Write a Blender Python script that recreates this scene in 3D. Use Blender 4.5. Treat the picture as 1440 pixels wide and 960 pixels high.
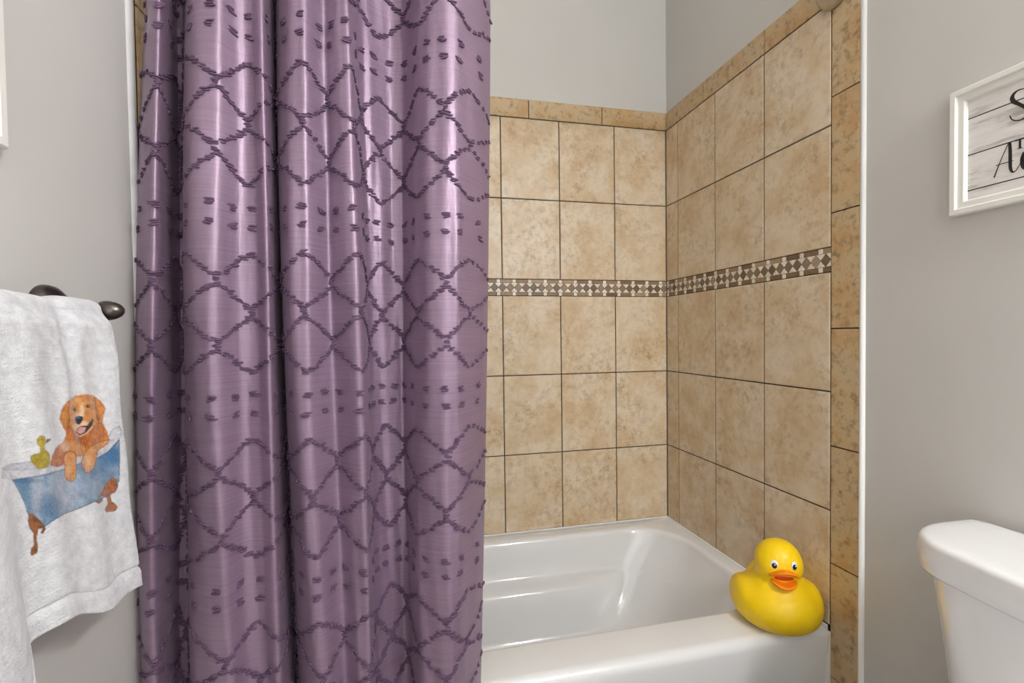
import bpy, bmesh, math, random
import numpy as np
from mathutils import Vector, Matrix, noise as mnoise
random.seed(7); rng = np.random.default_rng(7)
scene = bpy.context.scene
for o in list(bpy.data.objects): bpy.data.objects.remove(o)
COL = scene.collection

# ------------------------------------------------------------------ camera
F_PX, YAW, PIT, ROL, CYP, ZC = 677.867, .2235, -.0237, -.0129, 487.48, 1.12
FW = np.array([math.sin(YAW)*math.cos(PIT), math.cos(YAW)*math.cos(PIT), math.sin(PIT)])
RT = np.array([math.cos(YAW), -math.sin(YAW), 0.]); UP = np.cross(RT, FW)
RT, UP = RT*math.cos(ROL)+UP*math.sin(ROL), -RT*math.sin(ROL)+UP*math.cos(ROL)
CAMP = np.array([0, 0, ZC])
def on(ax, v, px, py):                       # photo pixel -> point on an axis-aligned plane of the room
    D = FW*F_PX+RT*(px-720)+UP*(CYP-py)
    return CAMP+D*((v-CAMP[ax])/D[ax])
def proj(P):
    d = np.asarray(P)-CAMP; w = d@FW
    return 720+F_PX*(d@RT)/w, CYP-F_PX*(d@UP)/w
cam = bpy.data.cameras.new('camera'); camo = bpy.data.objects.new('camera', cam); COL.objects.link(camo)
cam.sensor_width = 36; cam.lens = F_PX/1440*36; cam.shift_y = (CYP-480)/1440; cam.clip_start = .02
M = Matrix((( RT[0], UP[0], -FW[0], 0), (RT[1], UP[1], -FW[1], 0), (RT[2], UP[2], -FW[2], ZC), (0, 0, 0, 1)))
camo.matrix_world = M; scene.camera = camo

# ------------------------------------------------------------------ world, lights, exposure
w = bpy.data.worlds.new('world'); scene.world = w; w.use_nodes = True
w.node_tree.nodes['Background'].inputs[0].default_value = (1, 1, 1, 1)
w.node_tree.nodes['Background'].inputs[1].default_value = 2.2
def area(name, loc, rot, size, power, col=(1, .96, .9), shape='DISK', sy=None):
    l = bpy.data.lights.new(name, 'AREA'); l.shape = shape; l.size = size; l.energy = power; l.color = col
    if sy: l.size_y = sy
    o = bpy.data.objects.new(name, l); o.location = loc; o.rotation_euler = rot; COL.objects.link(o); return o
CEIL = 2.74
vs = scene.view_settings
vs.view_transform = 'Standard'; vs.look = 'None'; vs.gamma = 1; vs.use_curve_mapping = False; vs.exposure = 0.12

# ------------------------------------------------------------------ helpers
def link(o): COL.objects.link(o); return o
def mesh_obj(name, verts, faces, mat=None, parent=None, smooth=False):
    me = bpy.data.meshes.new(name); me.from_pydata([tuple(map(float, v)) for v in verts], [], faces); me.update()
    if smooth: me.polygons.foreach_set('use_smooth', [True]*len(me.polygons))
    o = link(bpy.data.objects.new(name, me))
    if mat: me.materials.append(mat)
    if parent: o.parent = parent
    return o
def bm_obj(name, bm, mat=None, parent=None, smooth=False):
    me = bpy.data.meshes.new(name); bm.normal_update(); bm.to_mesh(me); bm.free()
    if smooth: me.polygons.foreach_set('use_smooth', [True]*len(me.polygons))
    o = link(bpy.data.objects.new(name, me))
    if mat: me.materials.append(mat)
    if parent: o.parent = parent
    return o
def inst(name, me, loc, rz, parent):
    o = link(bpy.data.objects.new(name, me)); o.location = loc; o.rotation_euler = (0, 0, rz); o.parent = parent; return o
def box_bm(x0, x1, y0, y1, z0, z1, bev=0, seg=2, bm=None):
    b = bm or bmesh.new()
    g = bmesh.ops.create_cube(b, size=1)['verts']
    for v in g: v.co = Vector((x0+(v.co.x+.5)*(x1-x0), y0+(v.co.y+.5)*(y1-y0), z0+(v.co.z+.5)*(z1-z0)))
    if bev: bmesh.ops.bevel(b, geom=list({e for v in g for e in v.link_edges}), offset=bev, segments=seg, affect='EDGES', profile=.5)
    return b
def box(name, x0, x1, y0, y1, z0, z1, mat, parent=None, bev=0, seg=2):
    return bm_obj(name, box_bm(x0, x1, y0, y1, z0, z1, bev, seg), mat, parent)
def lathe(profile, axis_o, axis_d, n=32):       # profile: (radius, along)
    d = Vector(axis_d).normalized(); a = d.orthogonal().normalized(); b = d.cross(a); o = Vector(axis_o)
    V = []; Fc = []
    for r, h in profile:
        for k in range(n):
            t = 2*math.pi*k/n; V.append(o+d*h+(a*math.cos(t)+b*math.sin(t))*r)
    for i in range(len(profile)-1):
        for k in range(n):
            k2 = (k+1) % n; Fc.append((i*n+k, i*n+k2, (i+1)*n+k2, (i+1)*n+k))
    Fc.append(tuple(range(n-1, -1, -1))); Fc.append(tuple((len(profile)-1)*n+k for k in range(n)))
    return V, Fc
def lathe_obj(name, profile, o, d, mat, parent=None, n=32): 
    V, Fc = lathe(profile, o, d, n); return mesh_obj(name, V, Fc, mat, parent, True)
def empty(name, loc=(0, 0, 0)):
    o = bpy.data.objects.new(name, None); o.location = loc; return link(o)
def tag(o, label=None, cat=None, group=None, kind=None):
    for k, v in (('label', label), ('category', cat), ('group', group), ('kind', kind)):
        if v: o[k] = v
    return o
def keep(child, parent):                         # parent without moving
    child.parent = parent; child.matrix_parent_inverse = Matrix.Translation(parent.location).inverted()
    return child
def sstep(a, b, x):
    t = np.clip((x-a)/(b-a), 0, 1); return t*t*(3-2*t)
def S(r, g, b):                                  # sRGB 0-255 -> linear rgba
    return tuple(((c/255)/12.92 if c/255 <= .04045 else ((c/255+.055)/1.055)**2.4) for c in (r, g, b))+(1,)

# ------------------------------------------------------------------ materials
class NT:
    def __init__(s, name):
        s.m = bpy.data.materials.new(name); s.m.use_nodes = True; s.t = s.m.node_tree; s.b = s.t.nodes['Principled BSDF']
    def n(s, typ, **kw):
        nd = s.t.nodes.new(typ)
        for k, v in kw.items():
            if k.startswith('i_'): nd.inputs[k[2:].replace('_', ' ')].default_value = v
            else: setattr(nd, k, v)
        return nd
    def l(s, a, b): s.t.links.new(a, b)
    def set(s, **kw):
        for k, v in kw.items(): s.b.inputs[k.replace('_', ' ')].default_value = v
        return s
    def ramp(s, fac, stops):
        r = s.n('ShaderNodeValToRGB'); e = r.color_ramp.elements
        e[0].position, e[0].color = stops[0]; e[1].position, e[1].color = stops[-1]
        for p, c in stops[1:-1]: x = e.new(p); x.color = c
        s.l(fac, r.inputs[0]); return r.outputs[0]
    def noise(s, vec, scale, detail=4, rough=.6):
        nd = s.n('ShaderNodeTexNoise'); nd.inputs['Scale'].default_value = scale; nd.inputs['Detail'].default_value = detail
        nd.inputs['Roughness'].default_value = rough
        if vec: s.l(vec, nd.inputs['Vector'])
        return nd.outputs['Fac']
    def mix(s, fac, a, b, mode='MIX'):
        nd = s.n('ShaderNodeMix', data_type='RGBA', blend_type=mode)
        for sock, v in ((nd.inputs[0], fac), (nd.inputs[6], a), (nd.inputs[7], b)):
            if hasattr(v, 'links'): s.l(v, sock)
            else: sock.default_value = v
        return nd.outputs[2]
    def bump(s, h, strength, dist):
        nd = s.n('ShaderNodeBump'); nd.inputs['Strength'].default_value = strength; nd.inputs['Distance'].default_value = dist
        s.l(h, nd.inputs['Height']); s.l(nd.outputs[0], s.b.inputs['Normal'])
    def objvec(s, rnd=True):
        tc = s.n('ShaderNodeTexCoord'); v = tc.outputs['Object']
        if not rnd: return v
        oi = s.n('ShaderNodeObjectInfo'); mu = s.n('ShaderNodeVectorMath', operation='SCALE'); mu.inputs[0].default_value = (37, 61, 23)
        s.l(oi.outputs['Random'], mu.inputs['Scale']); ad = s.n('ShaderNodeVectorMath', operation='ADD')
        s.l(v, ad.inputs[0]); s.l(mu.outputs[0], ad.inputs[1]); s.oi = oi; return ad.outputs[0]
def plain(name, col, rough=.5, metal=0, coat=0, spec=.5):
    t = NT(name); t.set(Base_Color=col, Roughness=rough, Metallic=metal, Coat_Weight=coat, Specular_IOR_Level=spec); return t.m

def paint_mat():
    t = NT('wall_paint'); v = t.objvec(False); t.set(Roughness=.42, Specular_IOR_Level=.35)
    t.l(t.ramp(t.noise(v, 1.7, 3), [(.3, S(204, 202, 198)), (.7, S(210, 208, 204))]), t.b.inputs['Base Color'])
    t.bump(t.noise(v, 160, 3), .06, .002); return t.m
def tile_mat():
    t = NT('ceramic_tile'); v = t.objvec()
    big = t.noise(v, 9, 5, .62); fine = t.noise(v, 46, 8, .74); pit = t.noise(v, 170, 4, .75)
    c = t.ramp(big, [(.30, S(204, 174, 135)), (.45, S(216, 194, 161)), (.6, S(226, 210, 185)), (.74, S(209, 188, 157))])
    fm = t.ramp(fine, [(.47, (0, 0, 0, 1)), (.66, (1, 1, 1, 1))])
    mk = t.ramp(t.noise(v, 6, 3), [(.36, (.06, .06, .06, 1)), (.66, (.66, .66, .66, 1))])
    sp = t.n('ShaderNodeMath', operation='MULTIPLY'); t.l(fm, sp.inputs[0]); t.l(mk, sp.inputs[1])
    c2 = t.mix(sp.outputs[0], c, S(146, 114, 80))
    pm = t.ramp(pit, [(.62, (0, 0, 0, 1)), (.72, (1, 1, 1, 1))])
    sp2 = t.n('ShaderNodeMath', operation='MULTIPLY'); t.l(pm, sp2.inputs[0]); t.l(fm, sp2.inputs[1])
    c3 = t.mix(sp2.outputs[0], c2, S(110, 84, 58))
    t.l(c3, t.b.inputs['Base Color']); t.set(Roughness=.36, Specular_IOR_Level=.45)
    t.bump(fine, .10, .002); return t.m
def bull_mat():
    t = NT('bullnose_tile'); v = t.objvec()
    big = t.noise(v, 11, 5, .62); fine = t.noise(v, 45, 6, .7)
    c = t.ramp(big, [(.34, S(194, 156, 108)), (.5, S(202, 175, 134)), (.72, S(198, 180, 147))])
    fm = t.ramp(fine, [(.50, (0, 0, 0, 1)), (.68, (.8, .8, .8, 1))])
    t.l(t.mix(fm, c, S(124, 102, 74)), t.b.inputs['Base Color']); t.set(Roughness=.34, Specular_IOR_Level=.45)
    t.bump(fine, .2, .002); return t.m
def stone_mat(name, a, b, c):
    t = NT(name); v = t.objvec()
    base = t.ramp(t.oi.outputs['Random'], [(0, a), (.55, b), (1, c)])
    n = t.ramp(t.noise(v, 160, 4), [(.35, (.72, .72, .72, 1)), (.65, (1.08, 1.08, 1.08, 1))])
    t.l(t.mix(1.0, base, n, 'MULTIPLY'), t.b.inputs['Base Color']); t.set(Roughness=.4); return t.m

MAT = {}
MAT['paint'] = paint_mat(); MAT['tile'] = tile_mat(); MAT['bull'] = bull_mat()
MAT['grout'] = plain('grout', S(44, 33, 24), .9)
MAT['stone'] = stone_mat('mosaic_brown', S(122, 96, 70), S(150, 122, 90), S(188, 158, 122))
MAT['stone_diamond'] = stone_mat('mosaic_diamond', S(112, 90, 70), S(152, 128, 104), S(182, 156, 126))
MAT['cream'] = stone_mat('mosaic_cream', S(240, 226, 204), S(250, 242, 228), S(244, 232, 212))
MAT['caulk'] = plain('caulk', S(240, 240, 238), .3)
MAT['enamel'] = plain('tub_enamel', S(236, 237, 238), .10, coat=.6)
MAT['ceramic'] = plain('toilet_ceramic', S(240, 240, 240), .09, coat=.6)
MAT['ceiling'] = plain('ceiling_paint', S(240, 238, 234), .8)
MAT['floor'] = plain('floor_vinyl', S(150, 142, 132), .5)
MAT['pewter'] = plain('dark_pewter', S(98, 92, 88), .28, metal=1)
MAT['nickel'] = plain('brushed_nickel', S(196, 188, 170), .33, metal=1)
MAT['frame'] = plain('white_frame', S(236, 234, 228), .3)
MAT['ink'] = plain('black_ink', S(34, 33, 30), .6)
MAT['yellow'] = plain('duck_yellow_rubber', S(252, 212, 6), .42)
MAT['orange'] = plain('duck_bill_orange', S(252, 140, 20), .38)
MAT['mouth'] = plain('duck_mouth_red', S(226, 84, 22), .45)
MAT['eyewhite'] = plain('eye_white', S(250, 250, 250), .25)
MAT['eyeblue'] = plain('eye_blue', S(22, 34, 84), .2)
MAT['eyeline'] = plain('eye_outline', S(40, 36, 20), .4)

# ------------------------------------------------------------------ the room shell
XR, YB, XL = 1.069, 1.806, -.447            # tile faces
TT = .008                                   # tile stands this proud of its wall
XRW, YBW, XLW = XR+.006, YB+.006, -.455     # painted wall planes
Y0 = -1.5
def struct(o): return tag(o, kind='structure')
wall_back = struct(box('wall_back', XLW-.1, XRW+.1, YBW, YBW+.1, 0, CEIL, MAT['paint']))
wall_right = struct(box('wall_right', XRW, XRW+.1, Y0, YBW, 0, CEIL, MAT['paint']))
wall_left = struct(box('wall_left', XLW-.1, XLW, Y0, YBW, 0, CEIL, MAT['paint']))
struct(box('floor', XLW-.1, XRW+.1, Y0-.1, YBW+.1, -.06, 0, MAT['floor']))
struct(box('ceiling', XLW-.1, XRW+.1, Y0-.1, YBW+.1, CEIL, CEIL+.06, MAT['ceiling']))
# wall behind the camera with an open doorway to the bright hall
rear = bmesh.new()
box_bm(XLW-.1, -.28, Y0-.1, Y0, 0, CEIL, bm=rear); box_bm(.55, XRW+.1, Y0-.1, Y0, 0, CEIL, bm=rear); box_bm(-.28, .55, Y0-.1, Y0, 2.05, CEIL, bm=rear)
struct(bm_obj('wall_rear', rear, MAT['paint']))

# ------------------------------------------------------------------ wall tiles
RIM = .354
ZR = [ZC+z for z in (.9042, .8302, .5227, .2152, .1523, -.1552, -.4627)]+[RIM+.002]   # horizontal joints, top down
G = .0017                                   # half a joint
_tm = {}
def tile_mesh(w_, h_):
    k = (round(w_, 4), round(h_, 4))
    if k in _tm: return _tm[k]
    b = .0022; t = TT; x, z = w_/2, h_/2
    V = [(-x, 0, -z), (x, 0, -z), (x, 0, z), (-x, 0, z)]
    V += [(a, -t+b*.8, c) for a, _, c in V[:4]]
    V += [(a-math.copysign(b, a), -t, c-math.copysign(b, c)) for a, _, c in V[:4]]
    Fc = []
    for k0 in (0, 4):
        for i in range(4):
            j = (i+1) % 4; Fc.append((k0+i, k0+j, k0+4+j, k0+4+i))
    Fc.append((8, 9, 10, 11))
    me = bpy.data.meshes.new('tile'); me.from_pydata(V, [], Fc); me.update(); me.materials.append(MAT['tile']); _tm[k] = me; return me
_bn = {}
def bull_mesh(length, width):               # local: x along, z across; rounded along +z
    k = (round(length, 4), round(width, 4))
    if k in _bn: return _bn[k]
    r = .0075; b = .0015
    pf = [(-width/2, 0), (-width/2, -TT+b), (-width/2+b, -TT)]
    for i in range(6):
        a = math.pi/2*i/5; pf.append((width/2-r+r*math.sin(a), -TT+r-r*math.cos(a)))
    pf.append((width/2, 0)); n = len(pf)
    V = [(s*(length/2), y, z) for s in (-1, 1) for z, y in pf]
    Fc = [(i, i+1, n+i+1, n+i) for i in range(n-1)]+[tuple(range(n-1, -1, -1)), tuple(range(n, 2*n))]
    me = bpy.data.meshes.new('bullnose'); me.from_pydata(V, [], Fc); me.update(); me.materials.append(MAT['bull']); _bn[k] = me; return me
HP = math.pi/2
def wall_tiles(parent, cols, to_world, rz, rows=(1, 2, 4, 5, 6)):
    for i in range(len(cols)-1):
        a0, a1 = cols[i], cols[i+1]
        for rI in rows:
            z1, z0 = ZR[rI], ZR[rI+1]
            inst('tile', tile_mesh(abs(a1-a0)-2*G, z1-z0-2*G), to_world((a0+a1)/2, (z0+z1)/2), rz, parent)
def top_bull(parent, joints, to_world, rz):
    for a0, a1 in zip(joints[:-1], joints[1:]):
        inst('bullnose_tile', bull_mesh(abs(a1-a0)-2*G, ZR[0]-ZR[1]-G), to_world((a0+a1)/2, (ZR[0]+ZR[1])/2+G/2), rz, parent)
bw = lambda a, z: (a, YB+TT, z)
rw = lambda a, z: (XR+TT, a, z)
lw = lambda a, z: (XL-TT, a, z)
# grout beds (recessed behind the tile faces)
box('grout', XL, XR, YB+.0026, YBW+.001, RIM-.03, ZR[0]-.004, MAT['grout'], wall_back)
box('grout', XR+.0026, XRW+.001, .942, YB+.003, .0, ZR[0]-.004, MAT['grout'], wall_right)
box('grout', XLW-.001, XL-.0026, .985, YB+.003, .0, ZR[0]-.004, MAT['grout'], wall_left)
W9 = .2325
colsB = [XR, .841, .609, .376, .376-W9, .376-2*W9, .376-3*W9, XL]
wall_tiles(wall_back, colsB, bw, 0); top_bull(wall_back, [XR, .789, .488, .187, -.114, -.415, XL], bw, 0)
colsR = [YB, 1.722, 1.490, 1.2565, 1.023]
wall_tiles(wall_right, colsR, rw, -HP); top_bull(wall_right, [YB, 1.555, 1.253, 1.023], rw, -HP)
colsL = [YB, 1.73, 1.50, 1.27, 1.06]
wall_tiles(wall_left, colsL, lw, HP); top_bull(wall_left, [YB, 1.55, 1.25, 1.06], lw, HP)
def vert_bull(parent, zj, yc, wd, x, rz, flip):
    for z0, z1 in zip(zj[:-1], zj[1:]):
        o = inst('bullnose_tile', bull_mesh(abs(z1-z0)-2*G, wd), (x, yc, (z0+z1)/2), 0, parent)
        o.rotation_mode = 'XYZ'
        # local x -> up, local -y -> out of the wall, local z -> towards the room (-Y)
        out = Vector((-1, 0, 0)) if flip else Vector((1, 0, 0))
        zx = Vector((0, -1, 0)); yx = -out; xx = yx.cross(zx)
        o.rotation_euler = Matrix((xx, yx, zx)).transposed().to_euler()
zj = [ZR[0]]+[ZC+z for z in (.885, .591, .300, .007, -.294, -.598, -.895)]+[.004]
vert_bull(wall_right, zj, (.943+1.023)/2-.001, .079, XR+TT, 0, True)
vert_bull(wall_left, zj, (.985+1.06)/2, .072, XL-TT, 0, False)
# the mosaic border
def prism_mesh(name, poly, mat, t=.0066):
    cx = sum(p[0] for p in poly)/len(poly); cz = sum(p[1] for p in poly)/len(poly); n = len(poly)
    sh = lambda p, k: (cx+(p[0]-cx)*k, cz+(p[1]-cz)*k)
    V = [(p[0], 0, p[1]) for p in poly]+[(p[0], -t+.0006, p[1]) for p in poly]+[(sh(p, .93)[0], -t, sh(p, .93)[1]) for p in poly]
    Fc = [(k*n+i, k*n+(i+1) % n, (k+1)*n+(i+1) % n, (k+1)*n+i) for k in (0, 1) for i in range(n)]+[tuple(2*n+i for i in range(n))]
    me = bpy.data.meshes.new(name); me.from_pydata(V, [], Fc); me.update(); me.materials.append(mat); return me
P = .0310; MH = ZR[3]-ZR[4]; RH = .0138; DH = MH/2-RH-.0004; g = .00055
dia = [(-P/2+g*1.3, 0), (0, -DH+g), (P/2-g*1.3, 0), (0, DH-g)]
triu = [(-P/2+g*2.4, -DH+g*.5), (P/2-g*2.4, -DH+g*.5), (0, -g*2.2)]       # sits between diamonds, apex at the middle
trid = [(P/2-g*2.4, DH-g*.5), (-P/2+g*2.4, DH-g*.5), (0, g*2.2)]
sq = [(-.0066, -RH/2+g), (.0066, -RH/2+g), (.0066, RH/2-g), (-.0066, RH/2-g)]
LW = P-.0066-.0012
rc = [(-LW, -RH/2+g), (LW, -RH/2+g), (LW, RH/2-g), (-LW, RH/2-g)]
MM = {'diamond': (dia, 'stone_diamond'), 'triangle_up': (triu, 'cream'), 'triangle_down': (trid, 'cream'), 'square': (sq, 'cream'), 'rectangle': (rc, 'stone')}
MMe = {k: prism_mesh('mosaic_'+k, p, MAT[m]) for k, (p, m) in MM.items()}
zm = (ZR[3]+ZR[4])/2
XT = {k: max(p[0] for p in v[0]) for k, v in MM.items()}
def clipx(poly, lo, hi):
    for lim, sgn in ((lo, 1), (hi, -1)):
        out = []
        for i, p in enumerate(poly):
            q = poly[(i+1) % len(poly)]; dp, dq = (p[0]-lim)*sgn, (q[0]-lim)*sgn
            if dp >= 0: out.append(p)
            if dp*dq < 0: t = dp/(dp-dq); out.append((lim, p[1]+(q[1]-p[1])*t))
        poly = out
        if not poly: break
    return poly
def mosaic(parent, to_world, rz, start, end, anchor, hidden=None):
    sg = 1 if end > start else -1; lo, hi = min(start, end), max(start, end)
    items = []
    k0 = int((lo-anchor)/P)-2; k1 = int((hi-anchor)/P)+2
    for k in range(k0, k1):
        a = anchor+k*P                     # a gap position: triangles (and squares on even gaps)
        if lo-P*.4 < a < hi+P*.4:
            items += [('triangle_up', a, 0), ('triangle_down', a, 0)]
            if k % 2 == 0:
                items += [('square', a, MH/2-RH/2-.0004), ('square', a, -MH/2+RH/2+.0004)]
        d = a+P/2
        if lo-P*.4 < d < hi+P*.4: items.append(('diamond', d, 0))
        if k % 2 and lo-LW*.9 < a < hi+LW*.9:
            items += [('rectangle', a, MH/2-RH/2-.0004), ('rectangle', a, -MH/2+RH/2+.0004)]
    V = []; Fc = []; mi = []
    for nm, a, dz in items:
        if hidden and hidden(a):
            me = MMe[nm]; b0 = len(V); L = to_world(a, zm+dz); c, s = math.cos(rz), math.sin(rz)
            for v in me.vertices: V.append((L[0]+v.co.x*c-v.co.y*s, L[1]+v.co.x*s+v.co.y*c, L[2]+v.co.z))
            for f in me.polygons: Fc.append([b0+i for i in f.vertices]); mi.append(['stone_diamond', 'cream', 'stone'].index(MM[nm][1]))
        elif abs(a-lo) < XT[nm] or abs(a-hi) < XT[nm]:          # cut piece at the corner
            poly = clipx(MM[nm][0], lo-a, hi-a) if rz > -1 else [(-x_, z_) for x_, z_ in clipx([(-x_, z_) for x_, z_ in MM[nm][0]], lo-a, hi-a)][::1]
            if len(poly) > 2: inst('mosaic_'+nm.split('_')[0], prism_mesh('mosaic_'+nm, poly, MAT[MM[nm][1]]), to_world(a, zm+dz), rz, parent)
        else: inst('mosaic_'+nm.split('_')[0], MMe[nm], to_world(a, zm+dz), rz, parent)
    if V:
        o = mesh_obj('mosaic_border', V, Fc, MAT['stone_diamond'], parent); o.data.materials.append(MAT['cream']); o.data.materials.append(MAT['stone'])
        o.data.polygons.foreach_set('material_index', mi); o['kind'] = 'stuff'
mosaic(wall_back, bw, 0, XL, XR-.001, .609, lambda a: a < .12)
mosaic(wall_right, rw, -HP, YB-.001, 1.024, 1.055)
mosaic(wall_left, lw, HP, YB, 1.061, 1.1, lambda a: True)
# white caulk beads where the tile field ends at the painted wall
def bead(name, x, y0, y1, sx, z0, z1):
    n = 6; ym = (y0+y1)/2; ry = (y1-y0)/2
    prof = [(x+sx*.0075*math.sin(math.pi*i/n), ym-ry*math.cos(math.pi*i/n)) for i in range(n+1)]
    V = [(p[0], p[1], z) for z in (z0, z1) for p in prof]; m_ = n+1
    Fc = [(i, i+1, m_+i+1, m_+i) for i in range(n)]+[tuple(range(m_)), tuple(range(2*m_-1, m_-1, -1))]
    return struct(mesh_obj(name, V, Fc, MAT['caulk'], None, True))
bead('trim_1', XRW, .932, .946, -1, .0, ZR[0])
bead('trim_2', XLW, .968, .987, 1, .0, ZR[0])

# ------------------------------------------------------------------ bathtub
def rrect(x0, x1, y0, y1, r, ns=28, nc=12):
    P_ = []
    cs = [((x1-r, y0+r), -HP, (x0+r, y0), (x1-r, y0)), ((x1-r, y1-r), 0, (x1, y0+r), (x1, y1-r)),
          ((x0+r, y1-r), HP, (x1-r, y1), (x0+r, y1)), ((x0+r, y0+r), math.pi, (x0, y1-r), (x0, y0+r))]
    for (c, a0, s, e) in cs:
        for i in range(ns): t = i/ns; P_.append((s[0]+(e[0]-s[0])*t, s[1]+(e[1]-s[1])*t))
        for i in range(nc): a = a0+HP*i/nc; P_.append((c[0]+r*math.cos(a), c[1]+r*math.sin(a)))
    return P_
def loft(rings, cap=True):
    n = len(rings[0]); V = [p for r in rings for p in r]
    Fc = [(k*n+i, k*n+(i+1) % n, (k+1)*n+(i+1) % n, (k+1)*n+i) for k in range(len(rings)-1) for i in range(n)]
    if cap: Fc.append(tuple((len(rings)-1)*n+i for i in range(n)))
    return V, Fc
def make_tub():
    root = empty('bathtub', (.3, 1.4, 0))
    tag(root, 'white enamel alcove bathtub with a moulded armrest ledge, set against beige tiles', 'bathtub')
    ox0, ox1, oy0, oy1, R = XL+.0015, XR-.0015, 1.018, YB-.0015, .024
    def outer(d, z, slope=0): return [(x, y, z) for x, y in rrect(ox0+d*.1, ox1-d*.22, oy0+d+slope, oy1-d*.04, max(.010-d*.25, .004))]
    rings = [outer(0, .0, .012), outer(0, .05, .010), outer(0, RIM-.035), outer(0, RIM-.024)]
    for i in range(1, 9):
        a = HP*i/8; rings.append(outer(.024*(1-math.cos(a)), RIM-.024+.024*math.sin(a)))
    V, Fc = loft(rings, False); keep(mesh_obj('apron', V, Fc, MAT['enamel'], None, True), root)
    def inner(x0, x1, y0, y1, r, z, led=0):
        pts = []
        for x, y in rrect(x0, x1, y0, y1, r):
            k = (1-sstep(.66, .82, x))*sstep(1.45, 1.58, y)*led
            pts.append((x, y-float(k), z))
        return pts
    ix0, ix1, iy0, iy1, r0 = -.365, 1.024, 1.142, 1.742, .185
    R2 = [outer(.024, RIM), outer(.030, RIM+.0002)]
    R2.append(inner(ix0-.008, ix1+.008, iy0-.006, iy1+.008, r0+.006, RIM))
    for d, dz in ((0, -.001), (.005, -.004), (.009, -.009), (.012, -.018), (.016, -.035)):
        R2.append(inner(ix0+d, ix1-d, iy0+d, iy1-d, r0, RIM+dz))
    zl = .214
    R2.append(inner(-.33, .982, 1.163, 1.716, .185, .285))
    R2.append(inner(-.32, .955, 1.168, 1.708, .185, zl+.016))
    R2.append(inner(-.32, .949, 1.170, 1.706, .185, zl+.008, .004))
    R2.append(inner(-.32, .946, 1.171, 1.705, .185, zl+.003, .014))
    R2.append(inner(-.32, .944, 1.172, 1.705, .185, zl, .030))
    R2.append(inner(-.32, .942, 1.172, 1.705, .185, zl-.002, .050))
    R2.append(inner(-.32, .939, 1.173, 1.704, .185, zl-.007, .061))
    R2.append(inner(-.32, .934, 1.174, 1.702, .185, zl-.016, .066))
    R2.append(inner(-.31, .900, 1.182, 1.692, .185, .15, .066))
    R2.append(inner(-.30, .850, 1.195, 1.678, .18, .095, .062))
    R2.append(inner(-.29, .815, 1.205, 1.665, .175, .068, .056))
    R2.append(inner(-.28, .785, 1.222, 1.648, .165, .052, .048))
    R2.append(inner(-.27, .755, 1.245, 1.632, .155, .045, .042))
    R2.append(inner(-.25, .72, 1.27, 1.60, .14, .042, .03))
    R2.append(inner(-.10, .55, 1.36, 1.50, .06, .040, .0))
    V, Fc = loft(R2); keep(mesh_obj('basin', V, Fc, MAT['enamel'], None, True), root)
    # sealant along the three walls
    c = bmesh.new()
    box_bm(XL+.001, XR-.001, YB-.006, YB+.001, RIM-.001, RIM+.0045, .0015, 1, bm=c)
    box_bm(XR-.008, XR+.001, 1.05, YB-.004, RIM-.004, RIM+.0045, .0015, 1, bm=c)
    box_bm(XR-.012, XR-.0003, 1.0195, 1.05, .01, RIM-.012, bm=c); box_bm(XR-.012, XR-.0003, 1.026, 1.05, RIM-.02, RIM+.003, .002, 1, bm=c)
    keep(bm_obj('sealant', c, MAT['caulk']), root)
make_tub()

# ------------------------------------------------------------------ shower rod
rod_y, rod_z = 1.008, 1.968
rod = empty('shower_rod', (.3, rod_y, rod_z)); tag(rod, 'brushed nickel curtain rod with round wall flange above the tiled tub surround', 'curtain rod')
keep(lathe_obj('tube', [(.0125, 0), (.0125, XR-XL-.004)], (XL+.002, rod_y, rod_z), (1, 0, 0), MAT['nickel']), rod)
for x, d in ((XR-.0005, -1), (XL+.0005, 1)):
    keep(lathe_obj('flange', [(.043, 0), (.044, .006), (.042, .016), (.036, .026), (.026, .034), (.018, .038), (.0165, .05), (.0128, .052)], (x, rod_y, rod_z), (d, 0, 0), MAT['nickel'], None, 40), rod)

# ------------------------------------------------------------------ shower curtain
CN = [ # pattern step u, photo column at three heights, distance from the camera plane
 (0.1, 207, 190, 193, .985), (.5, 212, 200, 203, .935), (1, 223, 215, 217, .905), (1.6, 237, 234, 237, .950), (2.2, 247, 248.5, 251.5, 1.000), (3, 257, 260, 265.5, 1.013), (3.7, 264, 260.5, 267, .965), (4, 269, 261, 268, .925),
 (4.4, 280, 275, 285, .893), (5, 305, 304.6, 318, .880), (5.7, 335, 338, 354, .912), (6.2, 354, 360, 380, .915), (6.6, 369, 375, 398, .897), (7, 381, 387, 410, .948), (7.5, 385, 391, 414, .988), (8, 389, 396, 419.5, 1.012),
 (8.7, 390.5, 397, 421, .965), (9, 392, 398.5, 423, .930), (9.4, 402, 409, 434, .895), (10, 422, 430, 455, .883), (11, 457, 466, 490, .918), (11.6, 476, 488, 510, .890), (12, 489, 503, 522, .888),
 (12.35, 495, 509, 526, .915), (13, 503, 514, 530, .962), (14, 530, 537.5, 550, .992), (15, 565, 569, 576, 1.0), (15.5, 578, 578, 583, .975), (16, 589, 588, 592, .935),
 (17, 625, 626, 630, .898), (18, 662, 660, 655, .930), (18.4, 680, 677.5, 670, .968), (18.75, 688, 685.6, 678, 1.004)]
uN = np.array([c[0] for c in CN])
rowsY = (0, 380, 960); XN = []; zref = []
for j, py in enumerate(rowsY):
    XN.append([on(1, c[4], c[1+j], py)[0] for c in CN]); zref.append(float(np.mean([on(1, c[4], c[1+j], py)[2] for c in CN])))
XN = np.array(XN); YN = np.array([c[4] for c in CN])
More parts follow.
